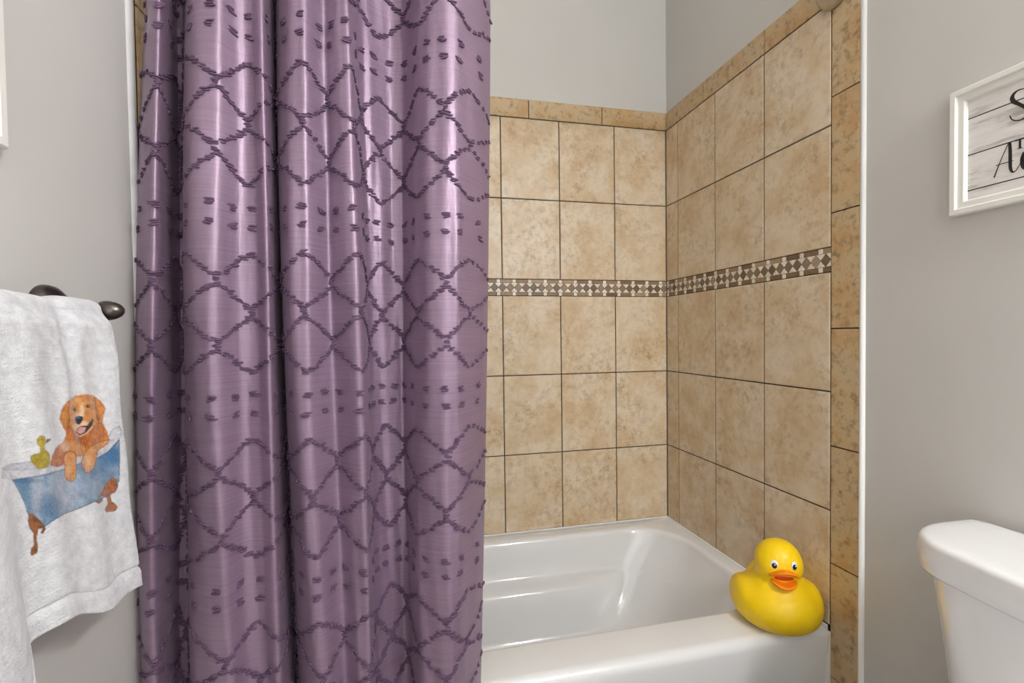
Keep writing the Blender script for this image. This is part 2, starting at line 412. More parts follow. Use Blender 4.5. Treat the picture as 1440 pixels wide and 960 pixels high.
def hermite(u, vals):
    m = np.zeros_like(vals); d = np.diff(vals)/np.diff(uN); h = np.diff(uN)
    m[1:-1] = (d[:-1]*h[1:]+d[1:]*h[:-1])/(h[1:]+h[:-1]); m[0] = d[0]; m[-1] = d[-1]
    i = np.clip(np.searchsorted(uN, u)-1, 0, len(uN)-2); t = (u-uN[i])/h[i]
    return (2*t**3-3*t**2+1)*vals[i]+(t**3-2*t**2+t)*h[i]*m[i]+(-2*t**3+3*t**2)*vals[i+1]+(t**3-t**2)*h[i]*m[i+1]
CZ0, CZ1 = .07, rod_z-.035
def curtain_pt(u, z):
    u = np.asarray(u, float); z = np.asarray(z, float)
    zz = np.clip(z, zref[2]-.1, zref[0]+.05); a, b, c = zref
    l0 = (zz-b)*(zz-c)/((a-b)*(a-c)); l1 = (zz-a)*(zz-c)/((b-a)*(b-c)); l2 = (zz-a)*(zz-b)/((c-a)*(c-b))
    X = l0*hermite(u, XN[0])+l1*hermite(u, XN[1])+l2*hermite(u, XN[2])
    Y = hermite(u, YN)
    amp = 1.0
    Y = .955+(Y-.955)*amp
    # slow sway and small creases of the hanging cloth
    wv = .0045*np.sin(z*5.1+u*.9)*np.sin(u*1.7+1)+.0028*np.sin(u*4.3+z*3.1+.5)*np.sin(z*2.3+u)
    wv += .0012*np.sin(u*9.+6*np.sin(z*2.2)+z*4)*np.sin(z*6+u*2)
    edge = sstep(0.1, .8, u)*(1-sstep(18.2, 18.75, u))
    Y = Y+wv*edge
    Y = np.minimum(Y, 1.0065)               # the cloth hangs just clear of the tub apron
    X = X+.002*np.sin(z*4+u*1.3)*edge
    return np.stack([X, Y, z], -1)
def curtain_mat():
    t = NT('mauve_taffeta'); tc = t.n('ShaderNodeTexCoord'); mp = t.n('ShaderNodeMapping'); t.l(tc.outputs['UV'], mp.inputs[0])
    mp.inputs['Scale'].default_value = (5, 260, 1)
    weft = t.noise(mp.outputs[0], 1.0, 4, .6)
    mp2 = t.n('ShaderNodeMapping'); t.l(tc.outputs['UV'], mp2.inputs[0]); mp2.inputs['Scale'].default_value = (300, 20, 1)
    warp = t.noise(mp2.outputs[0], 1.0, 2, .5)
    c = t.ramp(weft, [(.3, S(134, 110, 133)), (.7, S(150, 126, 148))])
    t.l(c, t.b.inputs['Base Color'])
    t.set(Roughness=.45, Specular_IOR_Level=.9, Metallic=.35, Sheen_Weight=.05, Sheen_Roughness=.4)
    ad = t.n('ShaderNodeMath', operation='ADD'); t.l(weft, ad.inputs[0]); t.l(warp, ad.inputs[1])
    mp3 = t.n('ShaderNodeMapping'); t.l(tc.outputs['UV'], mp3.inputs[0]); mp3.inputs['Scale'].default_value = (14, 7, 1)
    cr = t.noise(mp3.outputs[0], 1.0, 3, .55)
    b1 = t.n('ShaderNodeBump'); b1.inputs['Strength'].default_value = .35; b1.inputs['Distance'].default_value = .012; t.l(cr, b1.inputs['Height'])
    b2 = t.n('ShaderNodeBump'); b2.inputs['Strength'].default_value = .12; b2.inputs['Distance'].default_value = .001; t.l(ad.outputs[0], b2.inputs['Height'])
    t.l(b1.outputs[0], b2.inputs['Normal']); t.l(b2.outputs[0], t.b.inputs['Normal']); return t.m
MAT['taffeta'] = curtain_mat()
MAT['tuft'] = plain('purple_tuft', S(98, 74, 100), .8)
def make_curtain():
    root = empty('shower_curtain', (-.13, .95, CZ0))
    tag(root, 'shiny mauve taffeta shower curtain with tufted diamond lattice and dashes, hanging outside the tub', 'curtain')
    nu, nz = 420, 150
    us = np.linspace(.1, 18.75, nu); zs = np.linspace(CZ0, CZ1, nz); U, Z = np.meshgrid(us, zs)
    V = curtain_pt(U, Z).reshape(-1, 3)
    Fc = [(j*nu+i, j*nu+i+1, (j+1)*nu+i+1, (j+1)*nu+i) for j in range(nz-1) for i in range(nu-1)]
    o = mesh_obj('fabric', V, Fc, MAT['taffeta'], None, True)
    uv = o.data.uv_layers.new(name='UVMap'); li = np.empty(len(o.data.loops), int); o.data.loops.foreach_get('vertex_index', li)
    UVv = np.stack([U.ravel()*.065, Z.ravel()], -1)[li]; uv.data.foreach_set('uv', UVv.ravel())
    sm = o.modifiers.new('thickness', 'SOLIDIFY'); sm.thickness = .0011; sm.offset = 1
    keep(o, root)
    # tufted yarn
    PZ, D1, AMP = .3215, 1.0225, .0205
    spots = []                             # (u, z, length, tilt, n strands)
    def tri(u):                            # +1 at even u, -1 at odd u
        x = (u % 2); t_ = 1-2*x if x < 1 else 2*x-3
        return .72*t_+.28*math.cos(math.pi*u)
    for k in range(-3, 5):
        zb = D1+k*PZ
        for dz in (0, -.0318):
            u = .35
            while u < 18.7:
                spots.append((u+random.uniform(-.04, .04), zb+dz+random.uniform(-.002, .002), .0165, random.uniform(-.15, .15), 3)); u += .64
        for li_, dz in enumerate((-.097, -.1525, -.2065, -.262)):
            sg = 1 if li_ % 2 == 0 else -1; u = .12
            while u < 18.72:
                zz = zb+dz+sg*AMP*tri(u); sl = -sg*math.copysign(1, math.sin(math.pi*u))
                spots.append((u+random.uniform(-.03, .03), zz+random.uniform(-.0015, .0015), .0132, sl*.10+random.uniform(-.2, .2), 2)); u += .145
        for li_, dz in enumerate((-.1247, -.1795, -.2343)):
            for q in range(0, 19):
                if q % 2 == (1 if li_ % 2 == 0 else 0): spots.append((q+.01, zb+dz, .012, random.uniform(-.3, .3), 2))
    spots = [s for s in spots if CZ0+.02 < s[1] < CZ1-.02]
    uu = np.array([s[0] for s in spots]); zz = np.array([s[1] for s in spots])
    Pc = curtain_pt(uu, zz); e = 1e-3
    Tu = curtain_pt(uu+e, zz)-curtain_pt(uu-e, zz); Tu /= np.linalg.norm(Tu, axis=1)[:, None]
    Tz = curtain_pt(uu, zz+e)-curtain_pt(uu, zz-e); Tz /= np.linalg.norm(Tz, axis=1)[:, None]
    N = np.cross(Tu, Tz); N /= np.linalg.norm(N, axis=1)[:, None]      # towards the room
    prof = [(-1, .25), (-.62, .95), (.0, 1.05), (.62, .95), (1, .25)]; ns = 5
    V = []; Fc = []
    for i, (u_, z_, ln, tl, nst) in enumerate(spots):
        for s in range(nst):
            off = (s-(nst-1)/2)*.0036+random.uniform(-.0006, .0006); sh = random.uniform(-.003, .003); L = ln/2*random.uniform(.75, 1.15)
            a = tl+random.uniform(-.2, .2); d = Tu[i]*math.cos(a)+Tz[i]*math.sin(a); b = np.cross(N[i], d)
            c = Pc[i]+Tz[i]*off+Tu[i]*sh+N[i]*random.uniform(.0016, .0034); tw = random.uniform(-.25, .25); rr = .0019*random.uniform(.8, 1.2); b0 = len(V)
            for t_, r_ in prof:
                for q in range(ns):
                    an = 2*math.pi*q/ns; V.append(c+d*(t_*L)+N[i]*(t_*tw*L*.5)+(b*math.cos(an)+N[i]*math.sin(an))*(r_*rr))
            for p in range(len(prof)-1):
                for q in range(ns):
                    q2 = (q+1) % ns; Fc.append((b0+p*ns+q, b0+p*ns+q2, b0+(p+1)*ns+q2, b0+(p+1)*ns+q))
            Fc.append(tuple(b0+q for q in range(ns-1, -1, -1))); Fc.append(tuple(b0+(len(prof)-1)*ns+q for q in range(ns)))
    tf = mesh_obj('tufting', V, Fc, MAT['tuft'], None, True); tf['kind'] = 'stuff'; tf['label'] = 'dark purple tufted yarn'
    keep(tf, root)
    # hooks to the rod
    for k in range(10):
        u = .6+k*1.95; p = curtain_pt(u, CZ1-.01); Vv = []; Ff = []; n1, n2 = 20, 6
        cz = rod_z-.012; Rr = .034; c = Vector((float(p[0]), rod_y, cz))
        for i in range(n1):
            a = 2*math.pi*i/n1
            for j in range(n2):
                b = 2*math.pi*j/n2; rad = Rr+.0018*math.cos(b); Vv.append(c+Vector((.0018*math.sin(b), rad*math.cos(a), rad*math.sin(a))))
        for i in range(n1):
            for j in range(n2): Ff.append((i*n2+j, i*n2+(j+1) % n2, ((i+1) % n1)*n2+(j+1) % n2, ((i+1) % n1)*n2+j))
        keep(mesh_obj('ring', Vv, Ff, MAT['nickel'], None, True), root)
make_curtain()

# ------------------------------------------------------------------ towel bar
BX, BZ, BY = -.402, 1.160, .751
bar = empty('towel_bar', (XLW, BY-.3, BZ)); tag(bar, 'dark pewter towel bar with round rosette and egg shaped end knob on grey wall', 'towel bar')
for yy in (BY, BY-.60):
    keep(lathe_obj('rosette', [(.034, 0), (.034, .004), (.032, .010), (.026, .016), (.017, .020), (.0125, .024)], (XLW, yy, BZ), (1, 0, 0), MAT['pewter'], None, 40), bar)
    keep(lathe_obj('post', [(.0085, .02), (.0075, .035), (.010, .05), (.0125, .056), (.0085, .060), (.009, .063)], (XLW, yy, BZ), (1, 0, 0), MAT['pewter'], None, 28), bar)
    keep(lathe_obj('knob', [(.0085, 0), (.0125, .0025), (.0132, .006), (.0132, .0062), (.0128, .012), (.0112, .018), (.0082, .0235), (.0042, .027), (.0005, .028)], (XLW+.062, yy, BZ), (1, 0, 0), MAT['pewter'], None, 32), bar)
keep(lathe_obj('rail', [(.0075, 0), (.0075, .60)], (BX, BY, BZ), (0, -1, 0), MAT['pewter'], None, 24), bar)

# ------------------------------------------------------------------ towel with the printed dog
def lerp(a, b, t): return a+(b-a)*t
TOPZ = BZ; HEMZ = .776; RB = .017
def towel_front(a, t):                       # a: 0 far edge -> 1 near edge, t: 0 at the bar -> 1 at the hem
    Yf = .7355+.034*t**1.0; Yn = .44+.045*t
    Y = lerp(Yf, Yn, a)
    X = BX+RB+.009*sstep(0, .06, t)+.010*t**2*(1-a)
    X = X+.044*sstep(.62, .92, a)*sstep(.25, 1., t)                         # near pleat swings out
    X = X-.012*np.exp(-((a-.60)/.07)**2)*sstep(.45, 1., t)                  # valley beside it
    X = X-.011*np.exp(-((a-.27+.05*t)/.045)**2)*sstep(-.05, .1, t)*(1-sstep(.35, .7, t))   # soft vertical fold under the bar
    X = X+.0048*np.sin(a*26+1)*(1-.6*t)*sstep(0, .2, t)*(1-a*.3)
    X = X+.0018*np.sin(a*14+t*11)*np.sin(t*7+a*5)
    hm = np.exp(-((t-.925)/.006)**2)                                        # hem seam
    X = X-.0028*hm+.0015*sstep(.93, .95, t)
    Z = lerp(TOPZ, HEMZ+.034*sstep(.05, .62, a)-.085*sstep(.64, .80, a)+.004*np.sin(a*17), t)
    return np.stack([X, Y, Z], -1)
def towel_pts(na, nf, nw, nb):
    av = np.linspace(0, 1, na); rows_ = []
    for t in np.linspace(1, 0, nf): rows_.append(towel_front(av, np.full(na, t)))
    top = towel_front(av, np.zeros(na))
    for i in range(1, nw):
        th = math.pi*i/nw; p = top.copy(); dx = top[:, 0]-BX
        p[:, 0] = BX+dx*math.cos(th); p[:, 2] = BZ+.72*dx*math.sin(th); rows_.append(p)
    for t in np.linspace(0, 1, nb):
        p = towel_front(av, np.full(na, t)); q = p.copy()
        q[:, 0] = np.maximum(BX-RB-.004*t+.002*np.sin(av*12), XLW+.008); q[:, 1] = p[:, 1]-.004; q[:, 2] = lerp(BZ, HEMZ+.015, t); rows_.append(q)
    return np.array(rows_), av
# --- the picture: painted patches in the drawing's own flat coordinates (zoom of the print), laid onto the cloth
def A(pts): return np.array(pts, float)
def inside_soft(P_, poly, soft):             # signed distance of many points to a polygon -> soft mask
    x, y = P_[:, 0], P_[:, 1]; n = len(poly); ins = np.zeros(len(P_), bool); dm = np.full(len(P_), 1e9)
    for i in range(n):
        x1, y1 = poly[i]; x2, y2 = poly[(i+1) % n]
        c = ((y1 > y) != (y2 > y)) & (x < (x2-x1)*(y-y1)/((y2-y1) if y2 != y1 else 1e-9)+x1); ins ^= c
        dx, dy = x2-x1, y2-y1; L = dx*dx+dy*dy+1e-9; t = np.clip(((x-x1)*dx+(y-y1)*dy)/L, 0, 1)
        dm = np.minimum(dm, np.hypot(x-x1-t*dx, y-y1-t*dy))
    sd = np.where(ins, dm, -dm); return np.clip(.5+sd/soft, 0, 1), sd
def vnoise(P_, sc, seed=0, oct=3):
    out = np.zeros(len(P_)); am = 1; tot = 0
    for o_ in range(oct):
        r = np.random.default_rng(seed+o_); tb = r.random((64, 64)); q = P_/sc*(2**o_); i = np.floor(q).astype(int); f = q-i; f = f*f*(3-2*f)
        g = lambda a_, b_: tb[(i[:, 0]+a_) % 64, (i[:, 1]+b_) % 64]
        out += am*((g(0, 0)*(1-f[:, 0])+g(1, 0)*f[:, 0])*(1-f[:, 1])+(g(0, 1)*(1-f[:, 0])+g(1, 1)*f[:, 0])*f[:, 1]); tot += am; am *= .55
    return out/tot
def paint_print(P_):
    Cc = np.tile(np.array(S(232, 233, 237)[:3]), (len(P_), 1))
    lin = lambda c: np.array(S(*c)[:3])
    def lay(poly, col, soft=5, var=.0, sc=18, seed=1, col2=None, outline=None, ow=5):
        lo, hi = poly.min(0)-8, poly.max(0)+8; sel = np.where((P_[:, 0] > lo[0]) & (P_[:, 0] < hi[0]) & (P_[:, 1] > lo[1]) & (P_[:, 1] < hi[1]))[0]
        if not len(sel): return
        q = P_[sel]; wob = np.stack([vnoise(q, 12, seed+50)-.5, vnoise(q, 12, seed+80)-.5], -1)*6
        m, sd = inside_soft(q+wob, poly, soft); n = vnoise(q, sc, seed)
        c = lin(col)[None]*(1-var+2*var*n[:, None])
        if col2 is not None: k = sstep(.35, .65, n)[:, None]; c = c*(1-k)+lin(col2)[None]*k
        if outline is not None: k = (np.clip(1-sd/ow, 0, 1)*.75)[:, None]; c = c*(1-k)+lin(outline)[None]*k
        Cc[sel] = Cc[sel]*(1-m[:, None])+c*m[:, None]
    def blob(cx, cy_, rx, ry, col, k=1., soft=.5):
        d = np.hypot((P_[:, 0]-cx)/rx, (P_[:, 1]-cy_)/ry); m = (1-sstep(1-soft, 1+soft, d))*k; Cc[:] = Cc*(1-m[:, None])+lin(col)[None]*m[:, None]
    def stroke(pts, wd, col, k=.9):
        pts = A(pts)
        for p, q in zip(pts[:-1], pts[1:]):
            dx, dy = q-p; L = dx*dx+dy*dy; t = np.clip(((P_[:, 0]-p[0])*dx+(P_[:, 1]-p[1])*dy)/L, 0, 1)
            d = np.hypot(P_[:, 0]-p[0]-t*dx, P_[:, 1]-p[1]-t*dy); m = np.clip(1.2-d/wd, 0, 1)*k; Cc[:] = Cc*(1-m[:, None])+lin(col)[None]*m[:, None]
    # feet of the painted tub behind its body
    lay(A([(575, 478), (597, 490), (607, 530), (592, 560), (565, 575), (570, 610), (590, 620), (603, 640), (590, 660), (540, 666), (534, 650), (550, 622), (545, 592), (528, 582), (522, 608), (502, 624), (486, 612), (498, 582), (540, 520)]), (186, 110, 52), 5, .2, 22, 3, (132, 74, 40), (92, 50, 28), 5)
    # inner rim, rim, body
    lay(A([(0, 438), (40, 416), (155, 402), (270, 405), (270, 440), (70, 475), (0, 480)]), (176, 177, 188), 6, .1, 25, 4, (196, 197, 206))
    lay(A([(-5, 448), (60, 446), (170, 440), (260, 425), (330, 408), (410, 380), (500, 342), (548, 292), (575, 238), (612, 218), (622, 240), (620, 268), (602, 300), (555, 345), (480, 385), (390, 416), (300, 446), (200, 472), (100, 488), (20, 494), (-5, 490)]), (206, 206, 214), 5, .08, 30, 5, (222, 222, 228), (150, 152, 166), 5)
    body = A([(50, 498), (200, 476), (330, 442), (420, 408), (500, 382), (560, 346), (612, 288), (615, 380), (612, 500), (600, 540), (560, 575), (480, 612), (400, 646), (330, 672), (270, 706), (215, 745), (160, 712), (135, 672), (120, 622), (90, 560), (62, 512)])
    lay(body, (112, 146, 176), 5, .12, 40, 6, (150, 172, 194), (58, 78, 108), 6)
    m, sd = inside_soft(P_, body, 8); keep_ = Cc.copy()
    blob(560, 365, 70, 62, (34, 104, 156), .85, .6); blob(500, 440, 80, 60, (84, 130, 172), .6, .6); blob(340, 560, 90, 110, (178, 186, 202), .75, .6)
    blob(185, 560, 32, 120, (186, 190, 204), .7, .6); blob(110, 530, 40, 60, (72, 124, 160), .7, .6); blob(255, 640, 52, 66, (58, 104, 142), .75, .6)
    blob(470, 540, 90, 50, (150, 166, 190), .6, .6); blob(560, 500, 40, 60, (108, 130, 160), .5, .6); blob(120, 500, 80, 14, (40, 88, 128), .6, .6)
    n = vnoise(P_, 14, 33)[:, None]; Cc[:] = Cc*(.82+.36*n)
    Cc[:] = keep_*(1-m[:, None])+Cc*m[:, None]
    stroke([(52, 498), (200, 476), (330, 442), (420, 408), (500, 382), (560, 346), (612, 288)], 4, (44, 74, 112), .7)
    lay(A([(140, 675), (160, 668), (200, 705), (226, 735), (232, 752), (215, 776), (204, 770), (212, 745), (192, 750), (184, 800), (192, 850), (186, 875), (160, 889), (150, 880), (155, 850), (168, 835), (165, 790), (168, 770), (145, 745), (136, 710)]), (164, 100, 50), 5, .2, 22, 7, (118, 70, 42), (84, 50, 30), 4)
    lay(A([(575, 482), (598, 495), (604, 528), (585, 560), (545, 578), (500, 592), (540, 520)]), (190, 112, 52), 5, .2, 18, 8, (146, 84, 44), (92, 50, 28), 4)
    # dog
    fur1, fur2, furd = (214, 134, 58), (190, 104, 36), (130, 66, 22)
    lay(A([(250, 422), (258, 372), (284, 325), (328, 297), (350, 330), (335, 395), (318, 420), (285, 432)]), (200, 116, 56), 5, .15, 20, 9, (178, 92, 42), furd, 4)
    lay(A([(318, 300), (335, 262), (328, 235), (345, 205), (500, 195), (530, 205), (552, 255), (566, 290), (545, 312), (500, 340), (470, 372), (430, 378), (390, 378), (365, 352), (330, 352), (295, 372), (305, 330)]), fur1, 6, .16, 16, 10, fur2)
    blob(330, 325, 26, 26, (226, 196, 170), .7, .6); blob(430, 292, 46, 22, (150, 70, 20), .6, .7); blob(372, 262, 24, 20, fur2, .7, .6); blob(510, 235, 26, 34, (196, 112, 48), .6, .6); blob(400, 340, 40, 24, (222, 160, 96), .6, .6)
    for i in range(110):                      # fur strokes on the chest
        r = random.Random(i); x = r.uniform(335, 545); y = r.uniform(225, 345); stroke([(x, y), (x+(x-430)*.06+r.uniform(-4, 4), y+r.uniform(14, 26))], 2.4, r.choice([furd, (236, 172, 96), fur2, (168, 86, 30)]), .5)
    arm1 = A([(318, 385), (330, 356), (352, 346), (378, 352), (388, 380), (388, 425), (388, 470), (378, 498), (358, 506), (336, 498), (324, 468), (326, 420)])
    arm2 = A([(413, 400), (428, 360), (462, 325), (515, 296), (562, 288), (552, 308), (500, 346), (490, 390), (478, 435), (455, 465), (428, 458), (412, 425)])
    for ar, sd_ in ((arm1, 11), (arm2, 12)): lay(ar, (222, 158, 102), 5, .12, 15, sd_, (204, 132, 74), (140, 76, 34), 5)
    stroke([(318, 392), (330, 358), (355, 346), (380, 356), (388, 384)], 3, (120, 62, 26), .7)
    for (x, y) in ((340, 480), (356, 488), (372, 482), (428, 440), (444, 450), (458, 446)): stroke([(x, y-22), (x+1, y+10)], 2.2, (112, 62, 34), .6)
    lay(A([(345, 88), (380, 62), (430, 52), (478, 58), (500, 82), (512, 125), (506, 175), (496, 205), (470, 222), (440, 254), (420, 266), (388, 262), (368, 228), (346, 205), (334, 165), (334, 120)]), (222, 158, 92), 5, .12, 16, 13, (208, 134, 66))
    lay(A([(350, 84), (322, 112), (304, 155), (300, 188), (314, 216), (330, 240), (346, 225), (354, 185), (346, 140)]), (192, 116, 40), 5, .18, 14, 14, (212, 136, 58), furd, 5)
    lay(A([(476, 62), (512, 84), (532, 106), (542, 130), (530, 158), (524, 205), (508, 205), (494, 178), (486, 120)]), (192, 110, 44), 5, .18, 14, 15, (214, 138, 66), furd, 5)
    blob(350, 215, 12, 30, furd, .5, .7); blob(500, 185, 10, 30, furd, .45, .7); blob(430, 75, 46, 16, (206, 128, 62), .6, .6)
    blob(418, 135, 12, 34, (240, 212, 176), .8, .6); blob(400, 165, 26, 16, (242, 214, 182), .7, .6); blob(455, 170, 22, 18, (222, 150, 80), .7, .6); blob(390, 225, 20, 22, (238, 204, 170), .75, .5); blob(425, 205, 30, 14, (240, 208, 176), .7, .6)
    lay(A([(386, 232), (415, 218), (446, 212), (462, 190), (470, 178), (477, 184), (470, 214), (446, 246), (424, 262), (400, 266), (386, 254)]), (58, 38, 36), 4)
    lay(A([(388, 238), (412, 222), (440, 224), (434, 246), (414, 258), (394, 256)]), (214, 164, 168), 5)
    stroke([(388, 262), (410, 270), (440, 256), (470, 222)], 3, (246, 226, 204), .85)
    lay(A([(380, 182), (384, 170), (404, 164), (422, 168), (426, 182), (418, 198), (404, 210), (386, 202)]), (26, 44, 72), 4, .2, 10, 16); blob(398, 174, 12, 4, (104, 130, 160), .7, .6)
    for (x, y) in ((377, 132), (449, 115)):
        blob(x, y-2, 12, 10, (150, 88, 40), .6, .5); blob(x, y, 9, 8, (46, 26, 14), 1, .35); blob(x+2, y-3, 2.4, 2.2, (190, 180, 170), .8, .5)
    for i in range(70):                      # fur strokes on the head and ears
        r = random.Random(500+i); an = r.uniform(0, 6.28); rr_ = r.uniform(.75, 1.0); x = 421+118*rr_*math.cos(an)*.95; y = 140+88*rr_*math.sin(an)
        if y > 200 and 370 < x < 470: continue
        stroke([(x, y), (x+(x-421)*.06, y+r.uniform(10, 20))], 2.0, r.choice([(120, 60, 20), (240, 190, 120), (168, 92, 34), (226, 164, 92)]), .45) if 302 < x < 540 and 54 < y < 232 else None
    for pl in (arm1, arm2): stroke(np.vstack([pl, pl[:1]]), 2.2, (112, 58, 24), .55)
    stroke([(352, 88), (346, 140), (354, 190), (340, 232)], 2.6, (110, 54, 18), .6); stroke([(482, 70), (488, 120), (496, 175), (512, 206)], 2.6, (110, 54, 18), .6)
    stroke([(-5, 440), (40, 416), (155, 402)], 2.5, (120, 122, 138), .6); stroke([(548, 292), (575, 238), (612, 218), (622, 240), (620, 268)], 2.2, (128, 130, 146), .6)
    stroke([(50, 498), (90, 560), (120, 622), (136, 672)], 2.2, (54, 66, 96), .6); stroke([(215, 745), (270, 706), (330, 672), (400, 646), (480, 612), (560, 575)], 2.6, (44, 48, 74), .75); stroke([(612, 290), (615, 380), (612, 500)], 2.2, (50, 70, 110), .7)
    blob(345, 450, 14, 34, (238, 190, 140), .5, .7); blob(446, 405, 16, 36, (240, 196, 150), .55, .7); blob(395, 80, 20, 14, (240, 196, 140), .45, .7)
    # duckling
    lay(A([(150, 372), (170, 362), (196, 358), (205, 342), (236, 344), (249, 372), (250, 408), (234, 434), (192, 441), (166, 420), (152, 396)]), (190, 170, 48), 5, .16, 14, 17, (160, 140, 34), (118, 98, 26), 5)
    lay(A([(182, 296), (188, 274), (207, 264), (225, 274), (229, 296), (222, 322), (227, 352), (203, 352), (195, 322), (184, 312)]), (196, 178, 52), 5, .14, 12, 18, (172, 150, 40), (120, 100, 30), 4)
    lay(A([(228, 287), (253, 281), (248, 296), (228, 309)]), (112, 86, 74), 4); blob(207, 287, 4, 4, (40, 30, 14), 1, .4)
    return Cc
def towel_mat():
    t = NT('white_towelling'); at = t.n('ShaderNodeAttribute'); at.attribute_name = 'print'
    tc = t.n('ShaderNodeTexCoord'); v = tc.outputs['UV']
    n = t.noise(v, 75, 5, .7); n2 = t.noise(v, 420, 2, .6)
    sh = t.ramp(n, [(.32, (.76, .76, .77, 1)), (.62, (1.0, 1.0, 1.0, 1))])
    t.l(t.mix(1.0, at.outputs['Color'], sh, 'MULTIPLY'), t.b.inputs['Base Color']); t.set(Roughness=.95, Specular_IOR_Level=.1, Sheen_Weight=.3)
    wf = t.n('ShaderNodeTexWave', bands_direction='Y'); wf.inputs['Scale'].default_value = 60; wf.inputs['Distortion'].default_value = 2.5; wf.inputs['Detail Scale'].default_value = 6; t.l(v, wf.inputs['Vector'])
    ad = t.n('ShaderNodeMath', operation='MULTIPLY_ADD'); t.l(wf.outputs['Fac'], ad.inputs[0]); ad.inputs[1].default_value = .12
    a2 = t.n('ShaderNodeMath', operation='ADD'); t.l(n, a2.inputs[0]); t.l(n2, a2.inputs[1]); t.l(a2.outputs[0], ad.inputs[2])
    t.bump(ad.outputs[0], .7, .0022); return t.m
def make_towel():
    na, nf, nw, nb = 320, 420, 10, 40
    R_, av = towel_pts(na, nf, nw, nb); nr = len(R_); V = R_.reshape(-1, 3)
    Fc = [(j*na+i, (j+1)*na+i, (j+1)*na+i+1, j*na+i+1) for j in range(nr-1) for i in range(na-1)]
    o = mesh_obj('hand_towel', V, Fc, towel_mat(), None, True)
    px, py = proj(V); Pd = np.stack([px*3.69, (py-540)*3.692], -1)
    col = np.tile(np.array(S(232, 233, 237)), (len(V), 1)); fr = np.arange(len(V)) < nf*na
    col[fr, :3] = paint_print(Pd[fr])
    at = o.data.color_attributes.new('print', 'FLOAT_COLOR', 'POINT'); at.data.foreach_set('color', col.astype(np.float32).ravel())
    ln = np.cumsum(np.r_[0, np.linalg.norm(np.diff(R_[:, 0], axis=0), axis=1)])
    uv = o.data.uv_layers.new(name='UVMap'); li = np.empty(len(o.data.loops), int); o.data.loops.foreach_get('vertex_index', li)
    UV = np.stack(np.broadcast_arrays(av[None]*.3, ln[:, None]), -1).reshape(-1, 2)[li]; uv.data.foreach_set('uv', UV.astype(np.float32).ravel())
    sm = o.modifiers.new('thickness', 'SOLIDIFY'); sm.thickness = .0035; sm.offset = 0
    tag(o, 'white towel on the bar, printed with a golden dog in a blue tub', 'towel')
make_towel()

# ------------------------------------------------------------------ rubber duck
def surface_nets(fn, lo, hi, h):
    ax = [np.arange(l, u_+h, h) for l, u_ in zip(lo, hi)]; Xg, Yg, Zg = np.meshgrid(*ax, indexing='ij')
    D = fn(Xg, Yg, Zg); s = D < 0; n = D.shape
    acc = np.zeros((n[0]-1, n[1]-1, n[2]-1, 3)); cnt = np.zeros((n[0]-1, n[1]-1, n[2]-1))
    cor = [(i, j, k) for i in (0, 1) for j in (0, 1) for k in (0, 1)]
    sl = lambda c: tuple(slice(c[d], n[d]-1+c[d]) for d in range(3))
    for a in cor:
        for d in range(3):
            if a[d]: continue
            b = list(a); b[d] = 1; va, vb = D[sl(a)], D[sl(b)]; m = (va < 0) != (vb < 0); t = np.where(m, va/(va-vb+1e-12), 0)
            p = np.zeros(m.shape+(3,)); 
            for q in range(3): p[..., q] = a[q]
            p[..., d] = t; acc += p*m[..., None]; cnt += m
    act = cnt > 0; idx = -np.ones(act.shape, int); idx[act] = np.arange(act.sum())
    ii = np.argwhere(act); V = (ii+acc[act]/cnt[act][:, None])*h+np.array(lo)
    Fc = []
    for d in range(3):
        e1, e2 = (d+1) % 3, (d+2) % 3; a = s; b = np.roll(s, -1, d); m = a != b; m[tuple(slice(-1, None) if q == d else slice(None) for q in range(3))] = False
        for p in np.argwhere(m):
            if p[e1] == 0 or p[e2] == 0 or p[e1] >= n[e1]-1 or p[e2] >= n[e2]-1: continue
            q = []
            for o1, o2 in ((-1, -1), (0, -1), (0, 0), (-1, 0)):
                c = p.copy(); c[e1] += o1; c[e2] += o2; q.append(int(idx[tuple(c)]))
            if min(q) < 0: continue
            Fc.append(tuple(q) if a[tuple(p)] else tuple(q[::-1]))
    return V, Fc
def ell(X, Y, Z, c, r, rx=0):
    x, y, z = X-c[0], Y-c[1], Z-c[2]
    if rx: co, si = math.cos(rx), math.sin(rx); y, z = y*co+z*si, -y*si+z*co
    k = np.sqrt((x/r[0])**2+(y/r[1])**2+(z/r[2])**2)+1e-9; k2 = np.sqrt((x/r[0]**2)**2+(y/r[1]**2)**2+(z/r[2]**2)**2)+1e-9
    return k*(k-1)/k2
def smin(a, b, k): h = np.clip(.5+.5*(b-a)/k, 0, 1); return b*(1-h)+a*h-k*h*(1-h)
